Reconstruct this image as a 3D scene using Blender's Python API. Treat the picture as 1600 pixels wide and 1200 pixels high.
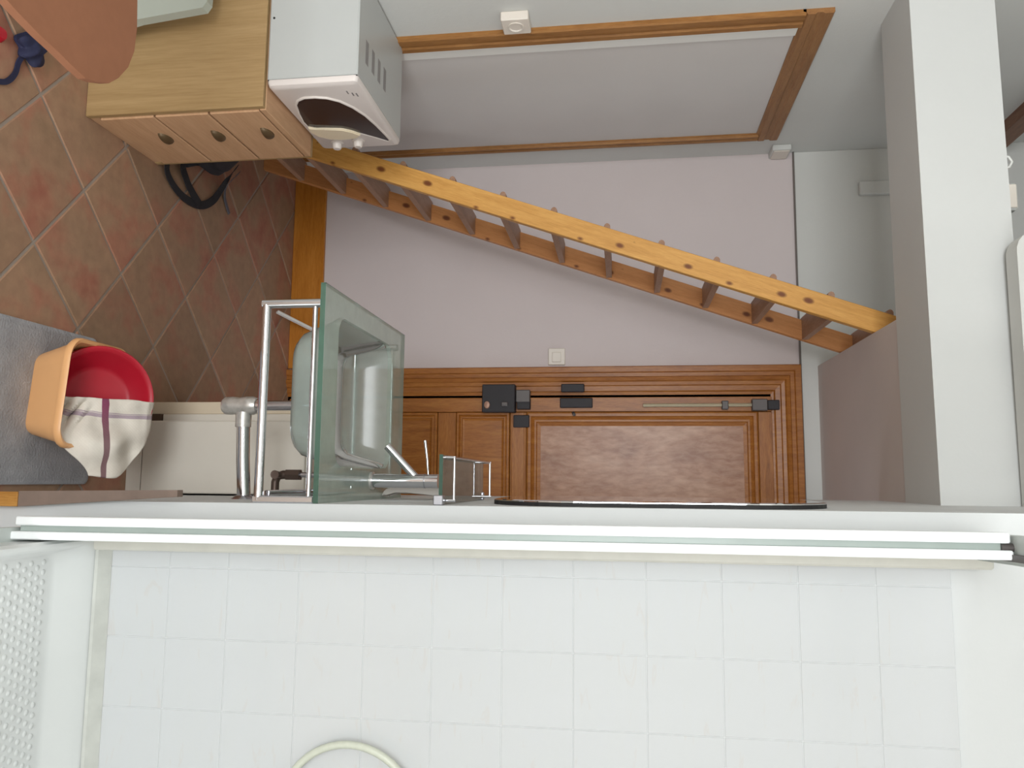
import bpy, bmesh, math, random
from mathutils import Vector, Matrix
R = math.radians
random.seed(7)
scene = bpy.context.scene
for o in list(bpy.data.objects):
    bpy.data.objects.remove(o)
COL = scene.collection

# ------------------------------------------------------------------ camera, light, exposure
H = 1.55
TH, PS, RO, FPX = R(7.816), R(6.92), R(-.418), 1253.45
fw = Vector((-math.sin(PS)*math.cos(TH), math.cos(PS)*math.cos(TH), -math.sin(TH)))
r0 = Vector((math.cos(PS), math.sin(PS), 0)); u0 = r0.cross(fw)
rt = r0*math.cos(RO) + u0*math.sin(RO); up = u0*math.cos(RO) - r0*math.sin(RO)
cd = bpy.data.cameras.new('camera'); cam = bpy.data.objects.new('camera', cd); COL.objects.link(cam)
cd.sensor_width = 36; cd.lens = FPX/1600*36; cd.clip_start = .02
# the photograph was taken with the phone turned on its side: up in the room points right in the frame
X, Y, Z = up, -rt, -fw
cam.matrix_world = Matrix(((X.x, Y.x, Z.x, 0), (X.y, Y.y, Z.y, 0), (X.z, Y.z, Z.z, H), (0, 0, 0, 1)))
scene.camera = cam
W = bpy.data.worlds.new('world'); scene.world = W; W.use_nodes = True
W.node_tree.nodes['Background'].inputs[0].default_value = (.80, .90, 1, 1)
W.node_tree.nodes['Background'].inputs[1].default_value = 1.2
ld = bpy.data.lights.new('window_daylight', 'AREA'); ld.shape = 'RECTANGLE'; ld.size = 1.75; ld.size_y = 1.5
ld.energy = 104; ld.color = (.94, .98, 1)
lo = bpy.data.objects.new('window_daylight', ld); COL.objects.link(lo)
lo.location = (-.50, -2.72, 1.70); lo.rotation_euler = (R(90), 0, 0)
l2 = bpy.data.lights.new('side_fill_light', 'AREA'); l2.shape = 'RECTANGLE'; l2.size = 1.6; l2.size_y = 1.5  # added fill lamp on the right, brightens faces turned that way
l2.energy = 115; l2.color = (.95, .98, 1)
lo2 = bpy.data.objects.new('side_fill_light', l2); COL.objects.link(lo2)
lo2.location = (2.62, -1.0, 1.60); lo2.rotation_euler = (R(90), 0, R(90))
scene.view_settings.view_transform = 'Standard'; scene.view_settings.look = 'None'
scene.view_settings.gamma = 1; scene.view_settings.use_curve_mapping = False
scene.view_settings.exposure = 0.17

# ------------------------------------------------------------------ materials
def lin(c):
    return tuple((v/255/12.92 if v/255 <= .04045 else ((v/255+.055)/1.055)**2.4) for v in c) + (1,)
class NT:
    def __init__(s, name):
        s.m = bpy.data.materials.new(name); s.m.use_nodes = True
        s.t = s.m.node_tree; s.b = s.t.nodes['Principled BSDF']
    def n(s, t, **k):
        o = s.t.nodes.new(t)
        for a, v in k.items(): setattr(o, a, v)
        return o
    def l(s, a, b): s.t.links.new(a, b)
    def coord(s, scale=(1, 1, 1), rot=(0, 0, 0), kind='Object'):
        c = s.n('ShaderNodeTexCoord'); m = s.n('ShaderNodeMapping')
        m.inputs['Scale'].default_value = scale; m.inputs['Rotation'].default_value = rot
        s.l(c.outputs[kind], m.inputs[0]); return m.outputs[0]
    def noise(s, vec, scale, detail=4, dist=0, rough=.55):
        o = s.n('ShaderNodeTexNoise'); o.inputs['Scale'].default_value = scale; o.inputs['Detail'].default_value = detail
        o.inputs['Distortion'].default_value = dist; o.inputs['Roughness'].default_value = rough
        s.l(vec, o.inputs['Vector']); return o.outputs['Fac']
    def ramp(s, fac, stops):
        o = s.n('ShaderNodeValToRGB'); e = o.color_ramp.elements
        while len(e) < len(stops): e.new(.5)
        for i, (p, c) in enumerate(stops): e[i].position = p; e[i].color = c
        s.l(fac, o.inputs[0]); return o.outputs[0]
    def mix(s, fac, a, b, mode='MIX'):
        o = s.n('ShaderNodeMix', data_type='RGBA', blend_type=mode)
        for i, v in ((0, fac), (6, a), (7, b)):
            if hasattr(v, 'is_linked'): s.l(v, o.inputs[i])
            else: o.inputs[i].default_value = v
        return o.outputs[2]
    def bump(s, fac, st=.2, d=.01):
        o = s.n('ShaderNodeBump'); o.inputs['Strength'].default_value = st; o.inputs['Distance'].default_value = d
        s.l(fac, o.inputs['Height']); s.l(o.outputs[0], s.b.inputs['Normal'])
    def set(s, rough=.5, metal=0, spec=.5, coat=0):
        s.b.inputs['Roughness'].default_value = rough; s.b.inputs['Metallic'].default_value = metal
        s.b.inputs['Specular IOR Level'].default_value = spec; s.b.inputs['Coat Weight'].default_value = coat
        return s.m
def plain(name, c, rough=.5, metal=0, var=.06, sc=6, bump=0, spec=.5, bsc=60):
    k = NT(name); v = k.coord(); f = k.noise(v, sc)
    a = lin(c); d = tuple(x*(1-var*2) for x in a[:3]) + (1,)
    k.l(k.ramp(f, [(.3, d), (.7, a)]), k.b.inputs['Base Color'])
    if bump: k.bump(k.noise(v, bsc, 3), bump, .004)
    return k.set(rough, metal, spec)
def wood(name, c1, c2, c3, scale, rough=.45, knots=None, sc=5, coat=0, dist=1.2):
    k = NT(name); v = k.coord(scale)
    f = k.noise(v, sc, 6, dist); col = k.ramp(f, [(.28, lin(c1)), (.5, lin(c2)), (.72, lin(c3))])
    g = k.noise(v, sc*9, 3, .3)
    col = k.mix(.35, col, k.ramp(g, [(.35, lin(c1)), (.65, lin(c3))]), 'MIX')
    if knots:
        ksc, thr, kc = knots
        kv0 = k.coord(ksc); sx = k.n('ShaderNodeSeparateXYZ'); k.l(kv0, sx.inputs[0]); cx_ = k.n('ShaderNodeCombineXYZ')
        k.l(sx.outputs[0], cx_.inputs[0]); k.l(sx.outputs[2], cx_.inputs[1]); kv = cx_.outputs[0]
        vo = k.n('ShaderNodeTexVoronoi', voronoi_dimensions='2D'); vo.inputs['Scale'].default_value = 1; vo.inputs['Randomness'].default_value = 1
        k.l(kv, vo.inputs['Vector'])
        cr = k.n('ShaderNodeSeparateColor'); k.l(vo.outputs['Color'], cr.inputs[0])
        ma = k.n('ShaderNodeMath', operation='MULTIPLY_ADD'); k.l(cr.outputs[0], ma.inputs[0]); ma.inputs[1].default_value = .16; k.l(vo.outputs['Distance'], ma.inputs[2])
        kr = k.ramp(ma.outputs[0], [(0, (1, 1, 1, 1)), (thr*.55, (.9, .9, .9, 1)), (thr, (0, 0, 0, 1))])
        col = k.mix(kr, col, lin(kc))
    k.l(col, k.b.inputs['Base Color']); k.bump(f, .06, .004)
    return k.set(rough, 0, .3, coat)
def glassy(name, tint, refl=.12, rough=.03, body=None, bodyfac=0):
    """thin tinted glass: transparent through the tint, a body colour of its own, fresnel gloss"""
    k = NT(name); k.t.nodes.remove(k.b)
    out = k.t.nodes['Material Output']
    tr = k.n('ShaderNodeBsdfTransparent'); tr.inputs[0].default_value = tint
    gl = k.n('ShaderNodeBsdfGlossy'); gl.inputs['Roughness'].default_value = rough
    last = tr.outputs[0]
    if bodyfac:
        di = k.n('ShaderNodeBsdfDiffuse'); tl = k.n('ShaderNodeBsdfTranslucent')
        nz = k.ramp(k.noise(k.coord(), 25, 3), [(.3, tuple(x*.9 for x in body[:3])+(1,)), (.7, body)])
        k.l(nz, di.inputs[0]); k.l(nz, tl.inputs[0])
        mm = k.n('ShaderNodeMixShader'); mm.inputs[0].default_value = .4; k.l(di.outputs[0], mm.inputs[1]); k.l(tl.outputs[0], mm.inputs[2])
        m2 = k.n('ShaderNodeMixShader'); m2.inputs[0].default_value = bodyfac; k.l(last, m2.inputs[1]); k.l(mm.outputs[0], m2.inputs[2]); last = m2.outputs[0]
    fr = k.n('ShaderNodeFresnel'); fr.inputs[0].default_value = 1.45
    ms = k.n('ShaderNodeMixShader'); k.l(fr.outputs[0], ms.inputs[0]); k.l(last, ms.inputs[1]); k.l(gl.outputs[0], ms.inputs[2])
    k.l(ms.outputs[0], out.inputs[0]); return k.m

M = {}
M['wall'] = plain('wall_paint', (212, 200, 198), .7, var=.02, sc=2, bump=.12, spec=.2, bsc=90)
M['wall_up'] = plain('wall_paint_upper', (208, 207, 202), .7, var=.02, sc=2, bump=.12, spec=.2, bsc=90)
M['white'] = plain('white_plaster', (206, 206, 203), .6, var=.015, sc=3, bump=.08, spec=.25, bsc=80)
M['partition'] = plain('partition_white_lightened', (214, 215, 214), .6, var=.015, sc=3, bump=.08, spec=.25, bsc=80)  # plaster white lightened to offset shading beside the shower profile
M['soffit'] = plain('grey_board_soffit', (208, 196, 190), .7, var=.03, sc=3, spec=.2)
M['doorpaint'] = plain('grey_white_door_paint', (208, 203, 199), .6, var=.02, sc=3, spec=.25)
M['trimwhite'] = plain('white_trim_paint', (228, 226, 220), .45, var=.02)
M['oak'] = wood('varnished_oak', (126, 72, 24), (156, 94, 38), (174, 114, 52), (9, 9, 1.0), .35, sc=4)
M['oak_y'] = wood('varnished_oak_level', (126, 72, 24), (156, 94, 38), (174, 114, 52), (1, 9, 9), .35, sc=4)
M['oak_field'] = wood('varnished_oak_swirled', (128, 82, 56), (164, 116, 86), (194, 156, 130), (3.4, 3.4, 1.3), .32, sc=1.5, dist=1.6)
M['casing_l'] = wood('brown_casing_wood', (124, 82, 40), (150, 102, 54), (166, 118, 66), (9, 9, 1), .4, sc=4)
M['casing_top'] = wood('brown_casing_wood_level', (124, 84, 48), (146, 102, 62), (160, 116, 72), (9, 1, 9), .4, sc=4)
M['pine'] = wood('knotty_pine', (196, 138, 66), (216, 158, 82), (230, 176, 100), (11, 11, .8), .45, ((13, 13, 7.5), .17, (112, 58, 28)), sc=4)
M['pine_shaded'] = wood('knotty_pine_shaded', (180, 118, 68), (198, 134, 80), (210, 148, 92), (11, 11, .8), .5, ((13, 13, 7.7), .17, (104, 54, 30)), sc=4)  # same pine with the shade of the back stringer in its colour
M['tread'] = wood('brown_tread', (146, 108, 84), (160, 122, 98), (174, 138, 114), (8, 1, 8), .5, sc=4)
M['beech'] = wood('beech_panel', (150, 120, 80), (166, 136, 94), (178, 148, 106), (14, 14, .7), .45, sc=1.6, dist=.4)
M['beech_f'] = wood('beech_front', (186, 144, 108), (200, 158, 122), (210, 170, 132), (6, .8, 9), .45, sc=2, dist=.4)
M['handle'] = plain('dull_brass_pull', (104, 84, 58), .45, .4)
M['skirting'] = wood('orange_brown_skirting', (166, 100, 30), (184, 116, 40), (196, 128, 52), (1.2, 8, 9), .35, sc=3)
M['grout'] = plain('pale_grout', (166, 152, 140), .9, bump=.3, spec=.1)
M['oilboard'] = plain('orange_board_cover', (146, 98, 72), .75, var=.04, sc=30, bump=.1, spec=.2)
M['enamel'] = plain('white_enamel', (186, 187, 184), .35, var=.01)
M['plastic'] = plain('cream_white_plastic', (218, 208, 200), .35, var=.01)
M['bezel'] = plain('microwave_bezel', (220, 210, 204), .4, var=.01)
M['handle_cream'] = plain('cream_handle_plastic', (232, 216, 188), .35, var=.01)
M['dark_glass'] = plain('dark_window', (54, 46, 46), .12, var=.1, sc=8)
M['dark'] = plain('black_gap', (28, 26, 26), .7)
M['grey_print'] = plain('grey_print', (140, 134, 132), .6)
M['iron'] = plain('black_iron', (34, 28, 32), .6, 0, var=.1)
M['grey_metal'] = plain('grey_metal', (92, 86, 84), .5, .4)
M['pale_metal'] = plain('pale_bolt_rod', (190, 178, 150), .4, .4)
M['chrome'] = plain('chrome', (222, 222, 226), .09, 1, var=.02)
M['satin'] = plain('satin_chrome', (190, 190, 196), .25, 1, var=.03)
M['bronze'] = plain('dull_bronze', (104, 88, 80), .4, .7, var=.1)
M['dirty_chrome'] = plain('spotted_chrome', (214, 210, 204), .3, .6, var=.15, sc=60)
M['basin_glass'] = glassy('green_basin_glass', (.80, .90, .85, 1), body=lin((204, 222, 211)), bodyfac=.58)
M['bowl_glass'] = glassy('green_frosted_bowl_glass', (.80, .90, .86, 1), rough=.14, body=lin((194, 204, 197)), bodyfac=.7)
M['plate_edge'] = glassy('dark_green_glass_edge', (.45, .62, .54, 1), body=lin((104, 138, 122)), bodyfac=.6)
M['shelf_glass'] = glassy('clear_glass_shelf', (.84, .86, .80, 1), body=lin((206, 192, 174)), bodyfac=.5)
M['shower_glass'] = glassy('green_shower_glass', (.80, .88, .86, 1), body=lin((202, 212, 207)), bodyfac=.9)
M['profile'] = plain('white_lacquered_profile', (240, 242, 242), .3, var=.005)
M['beige_profile'] = plain('aged_cream_profile', (212, 209, 199), .45, var=.04, sc=20)
M['rail'] = plain('grey_white_rail', (196, 202, 198), .4, var=.02)
M['tray'] = plain('white_shower_tray', (217, 219, 217), .25, var=.01)
M['caulk'] = plain('stained_caulk', (203, 204, 197), .6, var=.06, sc=25)
M['wgrout'] = plain('white_grout', (214, 215, 215), .6, var=.03)
M['peach'] = plain('peach_plastic', (236, 178, 122), .4, var=.02)
M['red'] = plain('red_plastic', (184, 22, 44), .35, var=.06, sc=4)
M['rug'] = plain('grey_rug_pile', (178, 178, 182), .95, var=.12, sc=14, bump=.6, spec=.05, bsc=160)
M['black_cloth'] = plain('black_webbing', (34, 31, 36), .8, var=.1)
M['grey_cloth'] = plain('grey_webbing', (92, 90, 98), .8)
M['navy'] = plain('navy_cloth', (34, 36, 66), .8, var=.15, sc=20)
M['cab'] = plain('cream_white_melamine', (214, 206, 194), .5, var=.02)
M['cream_board'] = plain('cream_painted_board', (214, 198, 174), .55, var=.05)
M['brown_dark'] = plain('dark_brown_wood', (92, 72, 60), .6, var=.1)
M['brown_tile'] = plain('grey_brown_batten', (136, 116, 104), .6, var=.12, sc=14)
M['orangewood'] = wood('orange_wood_block', (160, 108, 48), (186, 132, 66), (200, 148, 80), (8, 8, 1), .5, sc=4)
M['mirror'] = plain('mirror_silver', (226, 228, 228), .02, 1, var=0)
M['bag_white'] = plain('white_printed_plastic', (190, 196, 192), .4, var=.2, sc=40)
M['teal'] = plain('teal_print', (96, 136, 132), .5)
M['cable'] = plain('dark_cable', (112, 104, 98), .6)
M['switch'] = plain('ivory_switch_plastic', (222, 212, 200), .4, var=.01)
M['brush_white'] = plain('greyish_white_plastic', (206, 198, 190), .4, var=.02)
M['gap_fill'] = plain('green_grey_gap_fill', (164, 174, 168), .3, var=.04, sc=14)  # pale colour stands in for light seen through the glass
M['sheet'] = plain('pale_green_grey_sheet', (172, 176, 164), .6, var=.03)
M['keymark'] = plain('copper_keyhole', (150, 112, 92), .4, .3)
M['hose'] = plain('cream_ribbed_hose', (206, 208, 192), .35, var=.04, sc=60)
M['purlin'] = wood('brown_purlin', (112, 80, 62), (128, 92, 72), (140, 104, 82), (9, 1, 9), .5, sc=3)

def terracotta():
    k = NT('terracotta_tile')
    inf = k.n('ShaderNodeObjectInfo'); c = k.n('ShaderNodeTexCoord')
    ad = k.n('ShaderNodeVectorMath', operation='ADD'); sm = k.n('ShaderNodeVectorMath', operation='SCALE')
    sm.inputs[0].default_value = (37, 11, 5); k.l(inf.outputs['Random'], sm.inputs['Scale'])
    k.l(c.outputs['Object'], ad.inputs[0]); k.l(sm.outputs[0], ad.inputs[1])
    f = k.noise(ad.outputs[0], 5.5, 3, .3)
    col = k.ramp(f, [(.3, lin((146, 120, 96))), (.48, lin((156, 124, 100))), (.6, lin((162, 110, 90))), (.72, lin((156, 90, 76)))])
    g = k.noise(ad.outputs[0], 30, 3)
    col = k.mix(.3, col, k.ramp(g, [(.3, lin((132, 98, 76))), (.7, lin((176, 138, 108)))]))
    hs = k.n('ShaderNodeHueSaturation'); mr = k.n('ShaderNodeMapRange'); mr.inputs[3].default_value = .86; mr.inputs[4].default_value = 1.1
    k.l(inf.outputs['Random'], mr.inputs[0]); k.l(mr.outputs[0], hs.inputs['Value']); k.l(col, hs.inputs['Color'])
    k.l(hs.outputs[0], k.b.inputs['Base Color']); k.bump(f, .15, .01)
    return k.set(.55, 0, .35)
M['terra'] = terracotta()
def walltile():
    k = NT('veined_white_wall_tile')
    inf = k.n('ShaderNodeObjectInfo'); c = k.n('ShaderNodeTexCoord')
    ad = k.n('ShaderNodeVectorMath', operation='ADD'); sm = k.n('ShaderNodeVectorMath', operation='SCALE')
    sm.inputs[0].default_value = (17, 31, 23); k.l(inf.outputs['Random'], sm.inputs['Scale'])
    k.l(c.outputs['Object'], ad.inputs[0]); k.l(sm.outputs[0], ad.inputs[1])
    mp = k.n('ShaderNodeMapping'); mp.inputs['Rotation'].default_value = (0, R(40), 0); mp.inputs['Scale'].default_value = (1, 1, 5)
    k.l(ad.outputs[0], mp.inputs[0])
    f = k.noise(mp.outputs[0], 7, 5, 1.2)
    k.l(k.ramp(f, [(.25, lin((202, 203, 204))), (.62, lin((202, 203, 203))), (.68, lin((201, 199, 197))), (.74, lin((202, 203, 203)))]), k.b.inputs['Base Color'])
    return k.set(.13, 0, .5)
M['wtile'] = walltile()
def waffle():
    k = NT('waffle_towel')
    c = k.n('ShaderNodeTexCoord'); s = k.n('ShaderNodeSeparateXYZ'); k.l(c.outputs['UV'], s.inputs[0])
    nz = k.noise(c.outputs['UV'], 9, 2)
    def stripe(out, pos, w, amp):
        a = k.n('ShaderNodeMath', operation='MULTIPLY_ADD'); k.l(nz, a.inputs[0]); a.inputs[1].default_value = amp; k.l(out, a.inputs[2])
        b = k.n('ShaderNodeMath', operation='SUBTRACT'); k.l(a.outputs[0], b.inputs[0]); b.inputs[1].default_value = pos+amp*.5
        d = k.n('ShaderNodeMath', operation='ABSOLUTE'); k.l(b.outputs[0], d.inputs[0])
        e = k.n('ShaderNodeMath', operation='LESS_THAN'); k.l(d.outputs[0], e.inputs[0]); e.inputs[1].default_value = w; return e.outputs[0]
    base = k.ramp(k.noise(c.outputs['UV'], 14, 3), [(.3, lin((214, 204, 192))), (.7, lin((232, 224, 212)))])
    c1 = k.mix(stripe(s.outputs[0], .024, .0055, .004), base, lin((176, 158, 166)))
    c1 = k.mix(stripe(s.outputs[0], .016, .0012, .004), c1, lin((176, 158, 166)))
    dk = k.ramp(s.outputs[0], [(0, lin((132, 72, 96))), (.1, lin((128, 100, 102)))])
    c2 = k.mix(stripe(s.outputs[1], .012, .0075, .02), c1, dk)
    k.l(c2, k.b.inputs['Base Color'])
    wv = k.n('ShaderNodeTexChecker'); wv.inputs['Scale'].default_value = 230; k.l(c.outputs['UV'], wv.inputs['Vector'])
    k.bump(wv.outputs['Fac'], .5, .003); return k.set(.95, 0, .1)
M['towel'] = waffle()

# ------------------------------------------------------------------ mesh helpers
def obj(name, bm, mat, parent=None, smooth=False, **props):
    me = bpy.data.meshes.new(name)
    root = parent
    while root is not None and root.parent is not None: root = root.parent
    if root is not None and root.type == 'EMPTY':
        bmesh.ops.translate(bm, verts=bm.verts, vec=-root.location)
    bmesh.ops.recalc_face_normals(bm, faces=bm.faces)
    if smooth:
        for f in bm.faces: f.smooth = True
        for e in bm.edges:
            if len(e.link_faces) == 2 and e.calc_face_angle(0) > R(38): e.smooth = False
    bm.to_mesh(me); bm.free()
    me.materials.append(M[mat] if isinstance(mat, str) else mat)
    o = bpy.data.objects.new(name, me); COL.objects.link(o)
    if parent is not None: o.parent = parent
    for k, v in props.items(): o[k] = v
    return o
def thing(name, label, cat, loc, group=None):
    o = bpy.data.objects.new(name, None); COL.objects.link(o); o.location = loc; o.empty_display_size = .05
    o['label'] = label; o['category'] = cat
    if group: o['group'] = group
    return o
def tag(o, label, cat, group=None):
    o['label'] = label; o['category'] = cat
    if group: o['group'] = group
    return o
def struct(name, bm, mat, label=None, smooth=False):
    o = obj(name, bm, mat, None, smooth); o['kind'] = 'structure'
    o['category'] = name.split('_')[0]
    if label: o['label'] = label
    return o
def box(x0, x1, y0, y1, z0, z1, bev=0, bm=None, seg=1):
    b = bmesh.new()
    bmesh.ops.create_cube(b, size=1)
    for v in b.verts:
        v.co = Vector(((x0+x1)/2+v.co.x*(x1-x0), (y0+y1)/2+v.co.y*(y1-y0), (z0+z1)/2+v.co.z*(z1-z0)))
    if bev: bmesh.ops.bevel(b, geom=b.edges[:], offset=bev, segments=seg, affect='EDGES', profile=.5)
    return b if bm is None else join(bm, b)
def join(a, b):
    me = bpy.data.meshes.new('t'); b.to_mesh(me); b.free(); a.from_mesh(me); bpy.data.meshes.remove(me); return a
def xf(b, m):
    bmesh.ops.transform(b, matrix=m, verts=b.verts); return b
def tube(pts, r, n=12, cap=True, closed=False):
    b = bmesh.new(); P = [Vector(p) for p in pts]; N = len(P); rings = []
    rr = r if isinstance(r, (list, tuple)) else [r]*N
    prev = None
    for i in range(N):
        if closed: t = P[(i+1) % N]-P[i-1]
        else: t = (P[min(i+1, N-1)]-P[max(i-1, 0)])
        t.normalize()
        if prev is None:
            a = Vector((0, 0, 1)) if abs(t.z) < .9 else Vector((1, 0, 0)); u = t.cross(a).normalized()
        else:
            u = (prev - t*prev.dot(t)).normalized()
        prev = u; w = t.cross(u)
        rings.append([b.verts.new(P[i]+(u*math.cos(2*math.pi*k/n)+w*math.sin(2*math.pi*k/n))*rr[i]) for k in range(n)])
    for i in range(N if closed else N-1):
        A, B = rings[i], rings[(i+1) % N]
        for k in range(n): b.faces.new((A[k], A[(k+1) % n], B[(k+1) % n], B[k]))
    if cap and not closed:
        b.faces.new(rings[0]); b.faces.new(rings[-1][::-1])
    return b
def lathe(profile, n=32):
    """profile of (r, z); around local z"""
    b = bmesh.new(); rings = []
    for r, z in profile:
        if r < 1e-6: rings.append([b.verts.new((0, 0, z))])
        else: rings.append([b.verts.new((r*math.cos(2*math.pi*k/n), r*math.sin(2*math.pi*k/n), z)) for k in range(n)])
    for A, B in zip(rings, rings[1:]):
        for k in range(n):
            if len(A) == 1 and len(B) == 1: continue
            if len(A) == 1: b.faces.new((A[0], B[k], B[(k+1) % n]))
            elif len(B) == 1: b.faces.new((A[k], A[(k+1) % n], B[0]))
            else: b.faces.new((A[k], A[(k+1) % n], B[(k+1) % n], B[k]))
    return b
def prism(pts, f0, f1):
    """polygon pts (a, b) mapped by f0 / f1 to the two ends"""
    b = bmesh.new(); A = [b.verts.new(f0(*p)) for p in pts]; B = [b.verts.new(f1(*p)) for p in pts]
    n = len(pts); b.faces.new(A); b.faces.new(B[::-1])
    for i in range(n): b.faces.new((A[i], A[(i+1) % n], B[(i+1) % n], B[i]))
    return b
def frame(u0, v0, u1, v1, prof, mp, closed=True):
    b = bmesh.new(); rings = []
    for o, h in prof:
        lo_ = v0+o if closed else v0
        c = [(u0+o, lo_), (u0+o, v1-o), (u1-o, v1-o), (u1-o, lo_)]
        rings.append([b.verts.new(mp(a, c_, h)) for a, c_ in c])
    m = 4 if closed else 3
    for A, B in zip(rings, rings[1:]):
        for k in range(m): b.faces.new((A[k], A[(k+1) % 4], B[(k+1) % 4], B[k]))
    return b
def rrect(x0, x1, y0, y1, r, n=6):
    out = []
    for cx, cy, a0 in ((x1-r, y1-r, 0), (x0+r, y1-r, 90), (x0+r, y0+r, 180), (x1-r, y0+r, 270)):
        for k in range(n+1):
            a = R(a0+90*k/n); out.append((cx+r*math.cos(a), cy+r*math.sin(a)))
    return out
def loft(rings, cap0=True, cap1=True):
    b = bmesh.new(); V = [[b.verts.new(p) for p in r] for r in rings]
    for A, B in zip(V, V[1:]):
        n = len(A)
        for k in range(n): b.faces.new((A[k], A[(k+1) % n], B[(k+1) % n], B[k]))
    if cap0: b.faces.new(V[0])
    if cap1: b.faces.new(V[-1][::-1])
    return b

# ------------------------------------------------------------------ the setting
YF = 3.56; XL = -1.46; YP = 1.70; XP = .055
# floor: pale grout bed with terracotta tiles laid on the diagonal
bed = struct('floor', box(-1.7, 2.8, -2.85, 3.75, -.06, -.004), 'grout', 'terracotta tiles laid diagonally with pale grout')
va = Vector((math.cos(R(139.3)), math.sin(R(139.3))))*.275; vb = Vector((math.cos(R(45)), math.sin(R(45))))*.279
org = Vector((-.619, 1.886))
g = .0045
def clip(poly, ax, lim, keep):
    out = []
    for i, p in enumerate(poly):
        q = poly[(i+1) % len(poly)]
        ip = keep(p[ax]-lim); iq = keep(q[ax]-lim)
        if ip: out.append(p)
        if ip != iq:
            t = (lim-p[ax])/(q[ax]-p[ax]); out.append(p+(q-p)*t)
    return out
for i in range(-14, 14):
    for j in range(-14, 16):
        c = org + va*(i+.5) + vb*(j+.5)
        if not (-1.75 < c.x < 1.3 and .75 < c.y < 3.75): continue
        ua, ub = va.normalized(), vb.normalized()
        k = [va*s*(.5-g/.275)+vb*t*(.5-g/.279) for s, t in ((-1, -1), (1, -1), (1, 1), (-1, 1))]
        poly = [c+d for d in k]
        poly = clip(poly, 1, YF+.01, lambda d: d <= 0)
        if poly: poly = clip(poly, 0, XL-.01, lambda d: d >= 0)
        if len(poly) < 3: continue
        if max(p.x for p in poly) < XL: continue
        cc = sum(poly, Vector((0, 0)))/len(poly)
        dz = random.uniform(-.0008, .0008)
        b = bmesh.new()
        B0 = [b.verts.new((p.x, p.y, -.005)) for p in poly]
        B1 = [b.verts.new((p.x, p.y, -.0025+dz)) for p in poly]
        B2 = [b.verts.new((p.x+(cc.x-p.x)*.02, p.y+(cc.y-p.y)*.02, dz)) for p in poly]
        n = len(poly)
        for A, B in ((B0, B1), (B1, B2)):
            for q in range(n): b.faces.new((A[q], A[(q+1) % n], B[(q+1) % n], B[q]))
        b.faces.new(B2)
        obj('tile', b, 'terra', bed)
wl = struct('wall_left', box(XL-.15, XL, -2.85, 3.75, -.02, 3.45), 'wall_up', 'greyish white plaster wall left of the stair')
wf = struct('wall_far', box(XL, 1.3, YF, YF+.15, -.02, 3.45), 'wall', 'pinkish white wall behind the ladder stair')
struct('wall_far_upper', box(XL+.001, 1.3, YF-.006, YF+.01, 2.312, 3.45), 'wall_up', 'raised upper part of the far wall above the cable')
# the block that carries the basin on its left face and the shower tiles on its front
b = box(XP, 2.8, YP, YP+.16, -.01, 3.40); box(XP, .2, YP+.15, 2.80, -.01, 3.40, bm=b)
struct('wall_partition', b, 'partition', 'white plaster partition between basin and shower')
struct('wall_shower', box(1.05, 1.2, .60, YP, -.01, 3.40), 'white', 'white side wall of the shower')
# back wall with the window that lights the room
b = box(XL, -1.40, -2.85, -2.65, -.01, 3.45); box(.40, 2.8, -2.85, -2.65, -.01, 3.45, bm=b)
box(-1.40, .40, -2.85, -2.65, -.01, .90, bm=b); box(-1.40, .40, -2.85, -2.65, 2.50, 3.45, bm=b)
struct('wall_back', b, 'white', 'white wall behind the viewer')
struct('window_1', frame(-1.40, .90, .40, 2.50, [(0, -.02), (0, .03), (.04, .03), (.04, -.02)], lambda u, v, h: (u, -2.67+h, v)), 'trimwhite', 'white window frame behind the viewer')
b = box(2.5, 2.65, -2.65, -1.8, -.01, 3.45); box(2.5, 2.65, -.2, YP, -.01, 3.45, bm=b)
box(2.5, 2.65, -1.8, -.2, -.01, .85, bm=b); box(2.5, 2.65, -1.8, -.2, 2.35, 3.45, bm=b)
struct('wall_right', b, 'white', 'white wall to the right of the viewer')
struct('window_added', frame(-1.8, .85, -.2, 2.35, [(0, -.02), (0, .03), (.04, .03), (.04, -.02)], lambda u, v, h: (2.52-h, u, v)), 'trimwhite', 'added white window frame out of view right of the viewer')  # unseen window made up to go with the side fill lamp
struct('ceiling', box(-1.61, 2.8, -2.85, 3.75, 3.40, 3.50), 'wall_up', 'pale ceiling high above the loft')
struct('ceiling_loft', box(-.499, 1.2, 2.54, YF, 2.382, 2.56), 'soffit', 'grey brown underside of the loft floor')
struct('trim_beam', prism([(0, 0), (1, 0), (1, 1), (0, 1)], lambda s, t: (XL, 2.305+.245*s, 2.38+.229*t), lambda s, t: (XP, 2.272+.268*s, 2.38+.229*t)), 'white', 'broad white beam across the room at loft height')
# parapet over the beam, with a rounded end
pp = [(XP, 2.575), (XP, 3.05), (-.66, 3.05), (-.66, 2.62)] + [(-.66+.05*(1-math.cos(R(a))), 2.62-.045*math.sin(R(a))) for a in (20, 40, 60, 80, 90)]
struct('wall_parapet', prism(pp, lambda a, c: (a, 2.20, c), lambda a, c: (a, 2.262, c)), 'wall_up', 'white rounded parapet standing over the beam')
struct('trim_purlin', box(XL, XL+.05, 2.6, YF, 3.085, 3.16), 'purlin', 'brown wooden purlin high on the left loft wall')
struct('baseboard_far', box(XL, -.51, YF-.02, YF, 0, .155, .003), 'skirting', 'orange brown wooden skirting under the far wall')
tr = struct('trim_cable', tube([(XL, YF-.008, 2.310), (-.9, YF-.008, 2.309), (-.5, YF-.008, 2.311), (-.18, YF-.008, 2.312), (.2, YF-.008, 2.312)], .0042, 8), 'cable', 'thin dark cable run along the far wall')
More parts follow.
